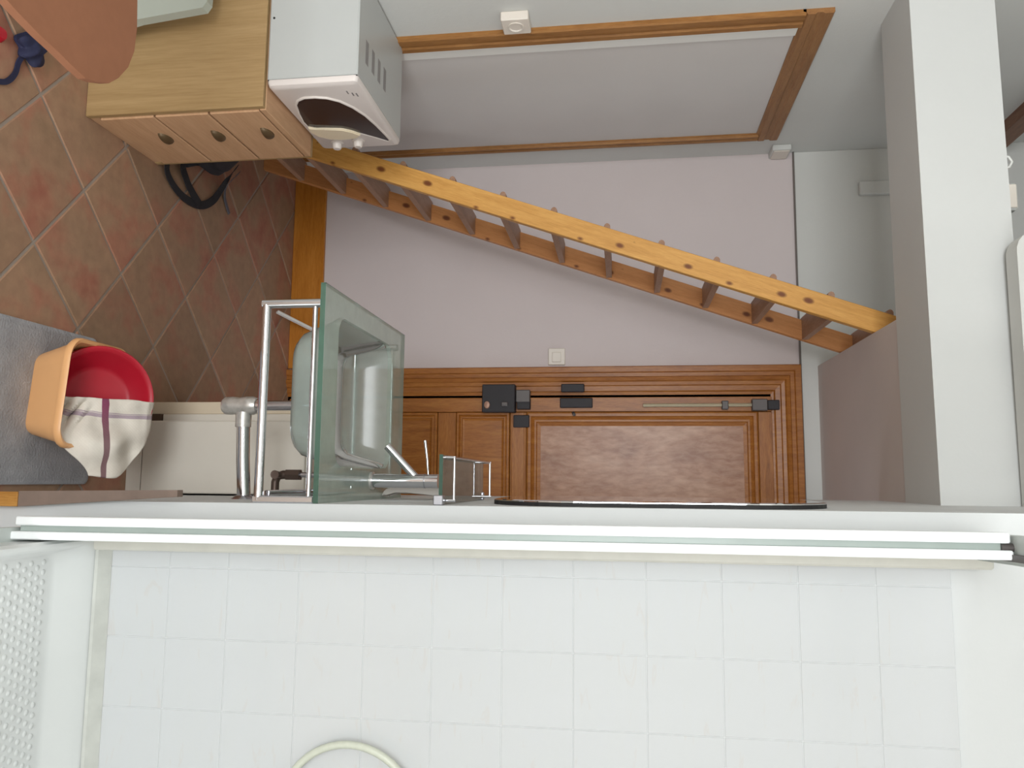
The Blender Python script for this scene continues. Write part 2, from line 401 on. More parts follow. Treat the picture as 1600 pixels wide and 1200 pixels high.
for xa, xb, za, zb in ((-1.305, -1.245, 2.578, 2.95),):
    struct('trim_duct', box(xa, xb, YF-.035, YF-.006, za, zb, .004), 'wall_up', 'short white cable duct high on the far wall')

# ---- far door
mpF = lambda yb: (lambda u, v, h: (u, yb-h, v))
d1 = bpy.data.objects.new('door_1', None); COL.objects.link(d1); d1.location = (0, YF, 0)
d1['kind'] = 'structure'; d1['category'] = 'door'; d1['label'] = 'brown varnished panelled front door with black lock'
prof = [(0, 0), (0, .028), (.004, .033), (.026, .033), (.030, .026), (.046, .026), (.050, .032), (.064, .034), (.070, .026), (.084, .024), (.088, .017), (.108, .015), (.114, .008), (.126, .006), (.126, -.01)]
obj('casing', frame(-.505, 0, .58, 2.309, prof, mpF(YF), False), 'oak', d1)
yl = YF-.004
def stile(nm, x0, x1, z0, z1, m='oak'): return obj(nm, box(x0, x1, yl-.006, yl+.02, z0, z1, .002), m, d1)
obj('gap', box(-.379, .454, yl+.004, yl+.01, .0, 2.19), 'dark', d1)
stile('stile', -.369, -.305, .012, 2.186); stile('stile', .39, .45, .012, 2.186)
stile('rail', -.303, .388, 2.128, 2.186, 'oak_y'); stile('rail', -.303, .388, 1.052, 1.126, 'oak_y')
stile('rail', -.303, .388, .722, .806, 'oak_y'); stile('rail', -.303, .388, .012, .12, 'oak_y')
pm = [(0, -.004), (0, .008), (.006, .011), (.018, .011), (.022, .004), (.034, .008), (.042, .008), (.046, .001), (.066, -.003)]
for z0, z1, f in ((1.128, 2.126, 'oak_field'), (.808, 1.05, 'oak'), (.122, .72, 'oak')):
    mo = pm if f == 'oak_field' else [(o*.6, h) for o, h in pm]
    if f == 'oak_field': mo = pm + [(.088, -.004)]
    obj('moulding', frame(-.303, z0, .388, z1, mo, mpF(yl)), 'oak', d1)
    obj('panel', box(-.285, .37, yl+.002, yl+.012, z0+.02, z1-.02), f, d1)
for zz in (1.058, 1.118): obj('bead', box(-.303, .388, yl-.010, yl-.004, zz-.004, zz+.004, .002), 'oak_y', d1)
def hard(nm, x0, x1, z0, z1, t, m='iron', par=d1, y=None):
    y = yl-.006 if y is None else y
    return obj(nm, box(x0, x1, y-t, y+.004, z0, z1, .003), m, par)
lk = hard('rim_lock', -.424, -.300, .932, 1.080, .05, y=YF-.012); hard('latch', -.345, -.325, 1.02, 1.05, .058, 'grey_metal', lk, YF-.012)
obj('keyhole_cover', xf(lathe([(0, .006), (.012, .005), (.014, 0)], 16), Matrix.Translation((-.327+-.005, YF-.063, .955)) @ Matrix.Rotation(R(90), 4, 'X') @ Matrix.Scale(1.25, 4, (1, 0, 0))), 'keymark', lk)
hard('lock_keeper', -.400, -.345, 1.082, 1.145, .03, 'grey_metal', y=YF-.02)
hard('lock_keeper', -.365, -.315, 1.085, 1.145, .026, y=YF-.012)
hard('lock_bracket', -.290, -.235, 1.068, 1.140, .012)
hard('bolt_keeper', -.425, -.390, 1.283, 1.385, .02, 'iron', y=YF-.03)
hard('bolt_plate', -.366, -.322, 1.276, 1.420, .014, 'iron')
obj('bolt_knob', tube([(-.30, yl-.012, 1.335), (-.29, yl-.03, 1.34)], .007, 10), 'grey_metal', d1)
obj('bolt_rod', tube([(-.332, yl-.016, 1.64), (-.332, yl-.016, 2.13)], .008, 10), 'pale_metal', d1)
hard('rod_guide', -.350, -.312, 1.975, 2.003, .022, 'grey_metal')
hard('rod_keeper', -.356, -.306, 2.10, 2.165, .026, 'grey_metal'); hard('rod_keeper', -.352, -.31, 2.165, 2.215, .02, 'iron', y=YF-.012)
# ---- left door
mpL = lambda xb: (lambda u, v, h: (xb+h, u, v))
d2 = bpy.data.objects.new('door_2', None); COL.objects.link(d2); d2.location = (XL, 2.9, 0)
d2['kind'] = 'structure'; d2['category'] = 'door'; d2['label'] = 'plain greyish white door in brown wooden casing'
pl = [(0, 0), (0, .014), (.005, .018), (.03, .018), (.036, .013), (.052, .013), (.058, .018), (.080, .018), (.088, .010), (.094, .008), (.094, -.02)]
def side_casing(y0, y1, flip=False):
    w = y1-y0
    pts = [(o/.094*w, h) for o, h in pl]
    if flip: pts = [(w-o, h) for o, h in pts]
    return prism([(y0+o, h) for o, h in pts] + [(y0+(w if not flip else 0), -.005)], lambda a, h: (XL+h, a, 0), lambda a, h: (XL+h, a, 2.125))
obj('casing', side_casing(2.432, 2.520), 'casing_l', d2)
obj('casing', side_casing(3.325, 3.375, True), 'casing_l', d2)
obj('casing_head', prism([(2.21-o, h) for o, h in pl]+[(2.116, -.005)], lambda c, h: (XL+h, 2.432, c), lambda c, h: (XL+h, 3.375, c)), 'casing_top', d2)
obj('edge_strip', box(XL, XL+.010, 2.521, 2.566, 0, 2.118, .001), 'trimwhite', d2)
obj('panel', box(XL, XL+.003, 2.566, 3.326, 0, 2.118), 'doorpaint', d2)

# ---- shower wall tiles
XS = [.150 + .1487*k - .1 for k in range(9)]
zs = [.415, .556, .694, .855, 1.004, 1.152, 1.300, 1.447, 1.595, 1.745, 1.893, 2.040, 2.180]
bed2 = struct('wall_tiling', box(.112, 1.05, YP-.0075, YP, .38, 2.181), 'wgrout', 'white veined tiles in a grid in the shower')
xg = [.1122, .198, .349, .498, .647, .796, .945, 1.05]
for x0, x1 in zip(xg, xg[1:]):
    for z0, z1 in zip(zs, zs[1:]):
        b = box(x0+.0008, x1-.0008, YP-.0090, YP-.004, z0+.0008, z1-.0008, .0008)
        rz = random.uniform(-.0015, .0015)
        obj('tile', b, 'wtile', bed2)

# ------------------------------------------------------------------ ladder stair
st = thing('ladder_stair', 'narrow knotty pine ladder stair with open treads rising to the loft', 'stairs', (-1.1, 3.0, 0))
S = .3525
def xc(z): return -.846 + S*(z-1.526)
ang = math.atan(S)
YA, YB = 2.78, 3.225
def stringer(y0, y1, m, z0=0.0, z1=2.62):
    L = (z1-z0)/math.cos(ang)
    w = .0375
    # local frame with the grain along local z, bottom cut level with the floor
    t = math.tan(ang)*w
    b = prism([(-w, t), (w, -t), (w, L), (-w, L)], lambda a, c: (a, 0, c), lambda a, c: (a, y1-y0, c))
    bmesh.ops.bevel(b, geom=b.edges[:], offset=.002, segments=1, affect='EDGES')
    o = obj('stringer', b, m, None, True)
    o.parent = st
    o.location = Vector((xc(z0), y0, z0)) - st.location; o.rotation_euler = (0, ang, 0)
    return o
stringer(YA, YA+.028, 'pine'); stringer(YB-.028, YB, 'pine_shaded')
zt = [.19, .38, .57, .758, .947, 1.136, 1.322, 1.512, 1.702, 1.890, 2.078, 2.266, 2.452]
for z in zt:
    xa = xc(z)-.0397-.020; xb = xc(z-.01)+.036
    p = [(xb, z-.022), (xb, z), (xa+.008, z), (xa+.001, z-.004), (xa-.002, z-.011), (xa+.001, z-.018), (xa+.008, z-.022)]
    b = prism(p, lambda a, c: (a, YA+.006, c), lambda a, c: (a, YB-.006, c))
    obj('tread', b, 'tread', st, True)

# ------------------------------------------------------------------ chest of drawers + microwave
ch = thing('drawer_chest', 'low beech chest of three drawers under the microwave', 'chest', (-1.25, 2.23, 0))
cx0, cx1, cy0, cy1 = -1.445, -1.046, 2.045, 2.415
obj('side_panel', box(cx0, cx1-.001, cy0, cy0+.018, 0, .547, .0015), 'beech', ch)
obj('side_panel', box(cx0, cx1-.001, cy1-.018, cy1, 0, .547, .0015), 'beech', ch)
obj('top_panel', box(cx0, cx1+.002, cy0+.018, cy1-.018, .529, .548, .0015), 'beech_f', ch)
obj('plinth', box(cx0, cx1-.004, cy0+.018, cy1-.018, 0, .03), 'beech_f', ch)
obj('back_panel', box(cx0, cx0+.01, cy0+.018, cy1-.018, .03, .529), 'beech_f', ch)
for z0, z1, hz in ((.034, .201, .160), (.207, .370, .332), (.376, .526, .490)):
    d = obj('drawer', box(cx1-.30, cx1+.004, cy0+.020, cy1-.020, z0, z1, .002), 'beech_f', ch)
    b = bmesh.new(); bmesh.ops.create_uvsphere(b, u_segments=16, v_segments=8, radius=1)
    bmesh.ops.bisect_plane(b, geom=b.verts[:]+b.edges[:]+b.faces[:], plane_co=(0, 0, -.15), plane_no=(0, 0, 1), clear_inner=True)
    xf(b, Matrix.Translation((cx1+.003, 2.205, hz-.006)) @ Matrix.Diagonal((.016, .036, .022, 1)))
    obj('cup_pull', b, 'handle', d, True)

mw = thing('microwave', 'white microwave with dark curved window standing on the beech chest', 'microwave', (-1.27, 2.27, .548))
my0, my1, mz0, mz1, mx = 2.052, 2.494, .552, .820, -1.128
obj('casing', box(-1.452, mx, my0, my1, mz0, mz1, .004), 'enamel', mw)
# front bezel with softly rounded rim
rg = []
for x, ins in ((mx+.001, .001), (mx+.001, 0), (mx+.008, 0), (mx+.017, .003), (mx+.022, .012)):
    rg.append([(x, a, c) for a, c in rrect(my0+ins, my1-ins, mz0+ins, mz1-ins, .012, 4)])
obj('front_panel', loft(rg), 'bezel', mw, True)
obj('seam', box(mx-.001, mx+.002, my0+.0025, my1-.0025, mz0+.002, mz1-.002), 'dark', mw)
win = [(2.2162, .581), (2.160, .5951), (2.1369, .6104), (2.1233, .6349), (2.123, .668), (2.1324, .7019), (2.1555, .7318), (2.198, .7577), (2.2535, .7778), (2.3228, .7907), (2.3886, .799), (2.432, .803), (2.440, .794), (2.4102, .765), (2.3713, .7237), (2.335, .675), (2.3235, .6231), (2.3173, .574), (2.27, .572)]
xw = mx+.022
dr = obj('door_window', prism(win, lambda a, c: (xw-.004, a, c), lambda a, c: (xw+.004, a, c)), 'dark_glass', mw)
loop = [(xw+.001, a, c) for a, c in win]
obj('window_rim', tube(loop, .0045, 8, closed=True), 'plastic', dr, True)
hn = [(2.300, .5755), (2.3146, .595), (2.3173, .6257), (2.3253, .6777), (2.3451, .7045), (2.3713, .7250), (2.3859, .7121), (2.3936, .6978), (2.3985, .6568), (2.3908, .6156), (2.3649, .5839), (2.33, .570)]
hb = prism(hn, lambda a, c: (xw-.002, a, c), lambda a, c: (xw+.012, a, c)); bmesh.ops.bevel(hb, geom=hb.edges[:], offset=.003, segments=2, affect='EDGES')
obj('door_handle', hb, 'handle_cream', mw, True)
for ky, kz in ((2.437, .622), (2.431, .696)):
    kb = lathe([(.021, 0), (.021, .004), (.016, .006), (.0145, .020), (.011, .024), (0, .0245)], 24)
    xf(kb, Matrix.Translation((xw, ky, kz)) @ Matrix.Rotation(R(90), 4, 'Y')); obj('knob', kb, 'plastic', mw, True)
b = box(xw-.001, xw+.0006, 2.10, 2.118, .770, .774); box(xw-.001, xw+.0006, 2.112, 2.13, .782, .786, bm=b); box(xw-.001, xw+.0006, 2.116, 2.136, .793, .797, bm=b)
obj('faint_print', b, 'grey_print', mw)
for k, yv in enumerate((2.128, 2.186, 2.244, 2.302)):
    b = bmesh.new()
    for q in range(13):
        xq = -1.268+k*-.003+q*.0056
        box(xq, xq+.0034, yv-.013, yv+.013, mz1-.0005, mz1+.0006, bm=b)
    obj('vent_grille', b, 'grey_print', mw)
for y_, z_ in ((my0, .575),):
    obj('screw', xf(lathe([(0, .002), (.003, .0015), (.0035, 0)], 10), Matrix.Translation((-1.315, my0, .566)) @ Matrix.Rotation(R(90), 4, 'X')), 'dark', mw)
for xq in (-1.42, -1.15):
    for yq in (2.085, 2.38): obj('foot', box(xq-.01, xq+.01, yq-.01, yq+.01, .548, .553), 'dark', mw)

# ------------------------------------------------------------------ glass basin on its chrome frame
bs = thing('glass_basin', 'green glass wall basin with flat rim on a chrome bracket frame', 'basin', (-.18, 2.06, .70))
px0, px1, py0, py1, ZP = -.446, XP, 1.722, 2.395, .88
ox0, ox1, oy0, oy1 = -.388, -.030, 1.815, 2.262
# rim plate with a rounded opening
outer = rrect(px0, px1, py0, py1, .006, 6); inner = rrect(ox0, ox1, oy0, oy1, .045, 6)
T = .012
rings = [[(a, c, ZP-T) for a, c in inner], [(a, c, ZP) for a, c in inner], [(a, c, ZP) for a, c in outer], [(a, c, ZP-T) for a, c in outer]]
b = loft(rings, False, False)
obj('rim_plate', b, 'basin_glass', bs)
e = frame(px0-.0006, py0-.0006, px1-.0002, py1+.0006, [(0, 0), (0, T)], lambda u, v, h: (u, v, ZP-T+h))
obj('polished_edge', e, 'plate_edge', bs)
def bowl(off):
    q = []
    for t, ins, r in ((0, 0, .045), (.015, .006, .05), (.055, .016, .055), (.098, .028, .06), (.113, .042, .06), (.120, .07, .06)):
        q.append([(a, c, ZP-T-t+ (off if t > .1 else 0)) for a, c in rrect(ox0+ins+off*.8, ox1-ins-off*.8, oy0+ins+off*.8, oy1-ins-off*.8, r, 6)])
    return q
o_, i_ = bowl(-.004), bowl(.005)
b = loft(o_, False, True)
obj('bowl', b, 'bowl_glass', bs, True)
# bracket frames (front and back), wall rail
def bracket(y):
    zb, zt_ = .735, .853
    p = obj('bracket', tube([(px0+.045, y, zb+.0), (-.2, y, zb), (XP-.006, y, zb)], .0105, 14), 'chrome', bs, True)
    obj('post', tube([(px0+.045, y, zb-.009), (px0+.045, y, ZP-T)], .0105, 14), 'chrome', p, True)
    obj('top_bar', tube([(px0+.045, y, zt_), (XP-.004, y, zt_)], .006, 12), 'chrome', p, True)
    obj('wall_post', box(XP-.016, XP, y-.010, y+.010, zb-.012, ZP-T, .003), 'chrome', p)
bracket(1.732); bracket(2.36)
obj('wall_rail', tube([(XP-.02, 1.76, .742), (XP-.02, 2.36, .742)], .008, 12), 'chrome', bs, True)
# waste: tail pipe, trap nut, pipe to wall with flange
wx, wy = -.192, 2.02
wp = obj('waste_pipe', tube([(wx, wy, .757), (wx, wy, .575)], .0135, 16), 'satin', bs, True)
obj('trap_nut', tube([(wx, wy, .60), (wx, wy, .587)], .019, 16), 'chrome', wp, True)
tp = lathe([(0, .49), (.018, .49), (.0235, .497), (.0245, .515), (.022, .535), (.0245, .555), (.0245, .575), (.020, .585), (.014, .587)], 24)
obj('trap_cup', xf(tp, Matrix.Translation((wx, wy, 0))), 'dirty_chrome', wp, True)
oh = obj('outlet_pipe', tube([(wx+.012, wy, .548), (-.155, wy, .548), (-.05, wy, .552), (XP, wy, .560)], .0175, 18), 'chrome', bs, True)
obj('pipe_collar', tube([(wx+.018, wy, .548), (-.135, wy, .548)], .0205, 18), 'dirty_chrome', oh, True)
obj('wall_flange', xf(lathe([(.0175, .010), (.026, .008), (.033, 0)], 24), Matrix.Translation((XP, wy, .560)) @ Matrix.Rotation(R(-90), 4, 'Y')), 'satin', oh, True)
# angle valve feeding the tap
vy = 2.12
av = obj('supply_valve', tube([(XP, vy, .600), (.01, vy, .600), (-.006, vy, .606), (-.010, vy, .622), (-.010, vy, .655)], [.011, .011, .012, .012, .011], 12), 'bronze', bs, True)
obj('valve_nut', tube([(-.010, vy, .632), (-.010, vy, .672)], .016, 6), 'bronze', av)
obj('valve_knob', tube([(-.010, vy-.012, .615), (-.010, vy-.04, .615)], [.009, .012], 12), 'bronze', av, True)
obj('supply_hose', tube([(-.010, vy, .67), (-.010, vy, .70), (-.008, vy, .74), (-.004, vy, .80), (.0, vy-.01, .868)], .0075, 10), 'satin', av, True)
obj('hose_nut', tube([(-.004, vy-.003, .80), (.0, vy-.01, .866)], .022, 16), 'satin', av, True)
# tap
tap = thing('basin_tap', 'chrome mixer tap with slanted spout standing on the glass basin', 'tap', (.004, 2.10, ZP))
tx, ty = .004, 2.10
obj('body', tube([(tx, ty, ZP), (tx, ty, ZP+.185)], .0185, 24), 'chrome', tap, True)
obj('base_ring', tube([(tx, ty, ZP), (tx, ty, ZP+.006)], .024, 24), 'dirty_chrome', tap, True)
obj('top_ring', tube([(tx, ty, ZP+.147), (tx, ty, ZP+.150)], .0193, 24), 'satin', tap, True)
obj('spout', tube([(tx-.012, ty, 1.000), (-.088, ty-.01, .925)], .0105, 20), 'chrome', tap, True)
obj('lever', tube([(tx-.015, ty, 1.037), (-.055, ty, 1.033), (-.104, ty, 1.026)], [.0028, .0032, .0042], 12), 'chrome', tap, True)
# white curved dish on the wall side of the tap
p = [(.046, .8955), (.040, .910), (.036, .935), (.036, .97), (.041, 1.03), (.048, 1.075), (.022, 1.075), (.016, 1.03), (.014, .98), (.018, .94), (.028, .905)]
b = prism([(a-.0, c) for a, c in p], lambda a, c: (a, 2.19, c), lambda a, c: (a+.004, 2.235, c)); bmesh.ops.bevel(b, geom=b.edges[:], offset=.003, segments=2, affect='EDGES')
xf(b, Matrix.Translation((0, 0, -.0145)))
tag(obj('brush_handle', b, 'brush_white', None, True), 'white curved plastic handle standing between tap and wall', 'handle')

# glass shelf with chrome guard rails
sh = thing('glass_shelf', 'small clear glass shelf with chrome guard rails beneath the mirror', 'shelf', (0, 2.0, 1.155))
sx0, sy0, sy1, sz = -.055, 1.728, 2.245, 1.160
obj('shelf_plate', box(sx0, XP-.002, sy0, sy1, sz-.008, sz, .0012), 'shelf_glass', sh)
obj('polished_edge', box(sx0-.0004, XP-.003, sy0-.0008, sy0+.0005, sz-.008, sz), 'plate_edge', sh)
def rail(y, z=1.182):
    a = obj('guard_rail', tube([(sx0+.004, y, z), (XP-.008, y, z)], .0032, 12), 'chrome', sh, True)
    obj('rail_post', tube([(sx0+.006, y, sz-.010), (sx0+.006, y, z+.003)], .0035, 10), 'chrome', a, True)
    obj('rail_post', tube([(XP-.010, y, sz-.010), (XP-.010, y, z+.004)], .0038, 10), 'chrome', a, True)
rail(1.745); rail(2.225)
obj('guard_rail', tube([(sx0+.006, 1.745, 1.182), (sx0+.006, 2.225, 1.182)], .0028, 10), 'chrome', sh, True)
obj('wall_clip', box(XP-.022, XP, 1.716, 1.738, sz-.018, sz+.004, .002), 'satin', sh)
obj('wall_clip', box(XP-.022, XP, 2.232, 2.25, sz-.018, sz+.004, .002), 'satin', sh)

# oval topped mirror on the partition's left face
mi = thing('wall_mirror', 'tall round cornered mirror seen edge on along the white partition', 'mirror', (XP, 2.0, 1.6))
mo_ = rrect(1.730, 2.30, 1.245, 2.005, .20, 12)
obj('backing', prism(mo_, lambda a, c: (XP, a, c), lambda a, c: (XP-.009, a, c)), 'dark', mi)
mg = [[(XP-.009, a, c) for a, c in mo_], [(XP-.011, a, c) for a, c in mo_], [(XP-.013, a, c) for a, c in rrect(1.738, 2.292, 1.253, 1.997, .192, 12)]]
obj('mirror_glass', loft(mg), 'mirror', mi)

# ------------------------------------------------------------------ shower enclosure
se = thing('shower_enclosure', 'white framed glass shower doors slid back against the partition', 'shower', (.15, 1.5, .42))
zb, zt_ = .352, 2.215
obj('wall_profile', box(.126, .160, 1.655, YP-.0098, .36, 2.245, .004), 'beige_profile', se)
obj('wall_profile', box(.117, .132, 1.62, 1.70-.0098, .36, 2.23, .002), 'beige_profile', se)
def door_leaf(x0, x1, y, z0, z1, gx):
    a = obj('edge_profile', box(x0, x1, y, y+.022, z0, z1, .0025), 'profile', se)
    obj('glass_pane', prism([(gx-.003, y+.02), (gx+.003, y+.02), (gx+.003, 1.60), (gx-.003, 1.60)], lambda u, v: (u, v, z0+.01), lambda u, v: (u, v, z1-.01)), 'shower_glass', a)
door_leaf(.0815, .0995, 1.500, .325, 2.208, .090)
door_leaf(.1115, .1275, 1.495, .312, 2.210, .114)
obj('gap_fill_strip', box(.0993, .1117, 1.510, 1.530, .33, 2.205, .001), 'gap_fill', se)  # added opaque strip in place of the bright wall behind the glass
obj('fixed_pane', prism([(.098, 1.575), (.110, 1.575), (.116, 1.66), (.104, 1.665)], lambda u, v: (u, v, .33), lambda u, v: (u, v, 2.21)), 'shower_glass', se)
def rail_path(z, off=0):
    p = [(.118+off, 1.685, z), (.112+off, 1.5, z), (.108+off, 1.32, z)]
    for k in range(0, 10):
        a = R(10*k); p.append((.108+off+(.72-off)*(1-math.cos(a)), 1.30-(.72-off)*math.sin(a), z))
    return p
def strip(path, w, h):
    P = [Vector(q) for q in path]; rg = []
    for i, q in enumerate(P):
        t = (P[min(i+1, len(P)-1)]-P[max(i-1, 0)]).normalized(); nn = Vector((-t.y, t.x, 0))
        rg.append([q-nn*w/2-Vector((0, 0, h/2)), q+nn*w/2-Vector((0, 0, h/2)), q+nn*w/2+Vector((0, 0, h/2)), q-nn*w/2+Vector((0, 0, h/2))])
    return loft(rg)
tr_ = obj('top_rail', strip(rail_path(2.232), .050, .034), 'rail', se)
obj('track_lip', strip(rail_path(2.211, .012), .012, .010), 'grey_metal', tr_)
br = obj('bottom_rail', strip(rail_path(.312, .01), .036, .020), 'rail', se)
obj('roller', tube([(.108, 1.512, 2.195), (.108, 1.512, 2.215)], .008, 12), 'grey_metal', se, True)
# tray on its raised plinth
ty_ = thing('shower_tray', 'white raised shower tray with pimpled floor below the tiled wall', 'shower tray', (.55, 1.2, 0))
tx0, tx1, ty0, ty1 = .132, 1.049, .66, YP
zr, zf = .395, .352
def tring(x0, x1, y0, y1, z, r): return [(a, c, z) for a, c in rrect(x0, x1, y0, y1, r, 8)]
obj('basin_body', loft([tring(tx0, tx1, ty0, ty1-.010, .30, .03), tring(tx0, tx1, ty0, ty1-.010, zr-.006, .03), tring(tx0+.006, tx1-.006, ty0+.006, ty1-.014, zr, .03),
    tring(tx0+.012, tx1-.05, ty0+.05, ty1-.040, zr, .03), tring(tx0+.016, tx1-.06, ty0+.06, ty1-.047, zr-.003, .03), tring(tx0+.022, tx1-.09, ty0+.09, ty1-.072, zr-.014, .03), tring(tx0+.030, tx1-.12, ty0+.12, ty1-.108, zf+.004, .03), tring(tx0+.034, tx1-.14, ty0+.14, ty1-.120, zf, .03)]), 'tray', ty_, True)
b = bmesh.new()
for i in range(36):
    for j in range(34):
        x = tx0+.046+.0205*i+(.0102 if j % 2 else 0); y = ty1-.142-.0178*j
        if x > tx1-.16 or y < ty0+.2 or y < .95: continue
        c = bmesh.new(); bmesh.ops.create_cone(c, cap_ends=True, segments=10, radius1=.0064, radius2=.0036, depth=.0018)
        xf(c, Matrix.Translation((x, y, zf+.0009))); join(b, c)
pm_ = obj('pimples', b, 'tray', ty_, True); pm_['kind'] = 'stuff'
obj('caulk_bead', prism([(0, 0), (-.030, .001), (-.026, .006), (-.008, .017), (0, .022)], lambda a, c: (.14, YP-.0097+a, zr+c), lambda a, c: (1.04, YP-.0097+a, zr+c)), 'caulk', ty_)
obj('plinth', box(tx0+.012, tx1, ty0+.02, YP, 0, .31), 'white', ty_)
# hose loop on the tiles
pts = []
for k in range(41):
    a = R(60+300*k/40); pts.append((.690+.150*math.cos(a), 1.645+.0008*k, .992+.150*math.sin(a)))
pts += [(.80, 1.672, 1.10), (.86, 1.67, 1.35), (.86, 1.67, 1.6)]
hs = obj('shower_hose', tube(pts, .0078, 12), 'hose', None, True)
tag(hs, 'cream flexible shower hose looped in front of the tiles', 'hose')

# ------------------------------------------------------------------ low cabinet under the basin
cb = thing('low_cabinet', 'low cream white cabinet on the floor under the glass basin', 'cabinet', (-.07, 2.5, 0))
obj('body', box(-.178, .050, 2.362, 2.72, 0.0, .592, .002), 'cab', cb)
obj('door_panel', box(-.176, .049, 2.350, 2.361, .052, .588, .003), 'cab', cb)
obj('kick_board', box(-.176, .049, 2.353, 2.361, .0, .049, .001), 'cab', cb)
obj('side_board', box(-.246, -.206, 2.455, 2.475, .0, .545, .002), 'cream_board', cb)
obj('side_panel', box(-.204, -.180, 2.475, 2.70, .03, .55), 'brown_dark', cb)
obj('side_strip', box(-.205, -.179, 2.44, 2.474, .06, .545, .002), 'cab', cb)
obj('foot', box(-.205, -.18, 2.43, 2.46, 0, .058), 'brown_dark', cb)

# ------------------------------------------------------------------ washing things on the floor
rug = obj('bath_rug', loft([[(a, c, 0.0008) for a, c in rrect(-.402, .02, 1.12, 2.16, .02, 4)], [(a, c, .008) for a, c in rrect(-.404, .022, 1.118, 2.162, .02, 4)], [(a, c, .012) for a, c in rrect(-.396, .014, 1.126, 2.154, .02, 4)]]), 'rug', None, True)
tag(rug, 'grey woven bath rug on the terracotta floor under the peach tub', 'rug')
tub = thing('wash_tub', 'peach plastic wash tub standing on the grey bath rug', 'tub', (-.215, 2.02, .012))
def tr2(w, l, z, r): return [(-.218+a, 1.990+c*.84-a*.10, z) for a, c in rrect(-w/2, w/2, -l/2, l/2, r, 6)]
zz = .012
rings = [tr2(.215, .215, zz+.0, .035), tr2(.222, .222, zz+.006, .04), tr2(.272, .285, zz+.105, .05), tr2(.286, .300, zz+.106, .055), tr2(.292, .306, zz+.112, .055), tr2(.292, .306, zz+.122, .055), tr2(.284, .298, zz+.128, .052), tr2(.268, .282, zz+.124, .048), tr2(.258, .272, zz+.10, .045), tr2(.215, .218, zz+.012, .035)]
obj('body', loft(rings), 'peach', tub, True)
# red bowl leaning in the tub
nrm = Vector((.10, -.66, .75)).normalized()
bx = Vector((1, 0, 0)); bx = (bx-nrm*bx.dot(nrm)).normalized(); by = nrm.cross(bx)
bc = Vector((-.190, 2.000, .138))
BM = Matrix(((bx.x, by.x, nrm.x, bc.x), (bx.y, by.y, nrm.y, bc.y), (bx.z, by.z, nrm.z, bc.z), (0, 0, 0, 1))) 
RB = .150
bp = [(0, -.095), (.075, -.095), (.092, -.088), (.124, -.012), (.131, -.010), (.137, -.004), (.135, .001), (.129, 0), (.121, -.012), (.088, -.082), (.075, -.088), (0, -.088)]
rb = obj('red_bowl', xf(lathe(bp, 48), BM @ Matrix.Translation((-.016, .004, 0)) @ Matrix.Diagonal((1.09, 1.02, .62, 1))), 'red', None, True)
tag(rb, 'red plastic bowl leaning on edge inside the peach tub', 'bowl')
# towel hanging over the bowl's right half
b = bmesh.new(); uvl = b.loops.layers.uv.new('uv')
NA, NB = 44, 60
grid = []
def sstep(x, e0, e1):
    t = min(1, max(0, (x-e0)/(e1-e0))); return t*t*(3-2*t)
for i in range(NA+1):
    a = -.022 + i/NA*.207
    top = .140*math.sqrt(max(0, 1-(max(0, a)/.192)**2))**.9
    low = .118*(1-sstep(a, .06, .19)*.8)
    row = []
    for j in range(NB+1):
        s = j/NB
        bb = -low + s*(low+top)
        h = .016 + .004*math.sin(a*70+bb*30) + .003*math.sin(bb*95-a*20)
        h += .014*math.exp(-((a-.02)**2+(bb+.07)**2)/.0013)*math.sin((a*.8+bb)*170)
        h += .055*sstep(a, .02, .10)*(1-sstep(bb, .02, .10))
        h -= max(0, bb-.122)*1.2
        row.append((a + .003*math.sin(bb*60)*(1 if i > 3 else .4), bb, h))
    grid.append(row)
V1 = [[b.verts.new(BM @ Vector(p)) for p in r_] for r_ in grid]
for i in range(NA):
    for j in range(NB):
        f = b.faces.new((V1[i][j], V1[i+1][j], V1[i+1][j+1], V1[i][j+1]))
        for lp, (ii, jj) in zip(f.loops, ((i, j), (i+1, j), (i+1, j+1), (i, j+1))): lp[uvl].uv = (grid[ii][jj][0], grid[ii][jj][1])
tw = obj('waffle_towel', b, 'towel', None, True)
tag(tw, 'cream waffle towel with purple stripes draped over the red bowl', 'towel')
sm = tw.modifiers.new('thickness', 'SOLIDIFY'); sm.thickness = .005; sm.offset = 1

# brown batten and orange block at the foot of the partition
bt = thing('corner_batten', 'grey brown tapered batten with orange wood foot against the partition corner', 'batten', (.045, 1.69, 0))
obj('batten', prism([(.034, .185), (.069, .185), (.043, .572), (.028, .572)], lambda a, c: (a, 1.676, c), lambda a, c: (a, 1.699, c)), 'brown_tile', bt)
obj('foot', box(.036, .069, 1.674, 1.699, 0, .184, .001), 'orangewood', bt)
wb = obj('white_stick', xf(box(-.009, .009, -.006, .006, 0, .20, .002), Matrix.Translation((-.748, 3.385, .006)) @ Vector((.057, .143, .113)).to_track_quat('Z', 'X').to_matrix().to_4x4()), 'trimwhite')
tag(wb, 'short white stick leaning on the far skirting beyond the basin', 'stick')

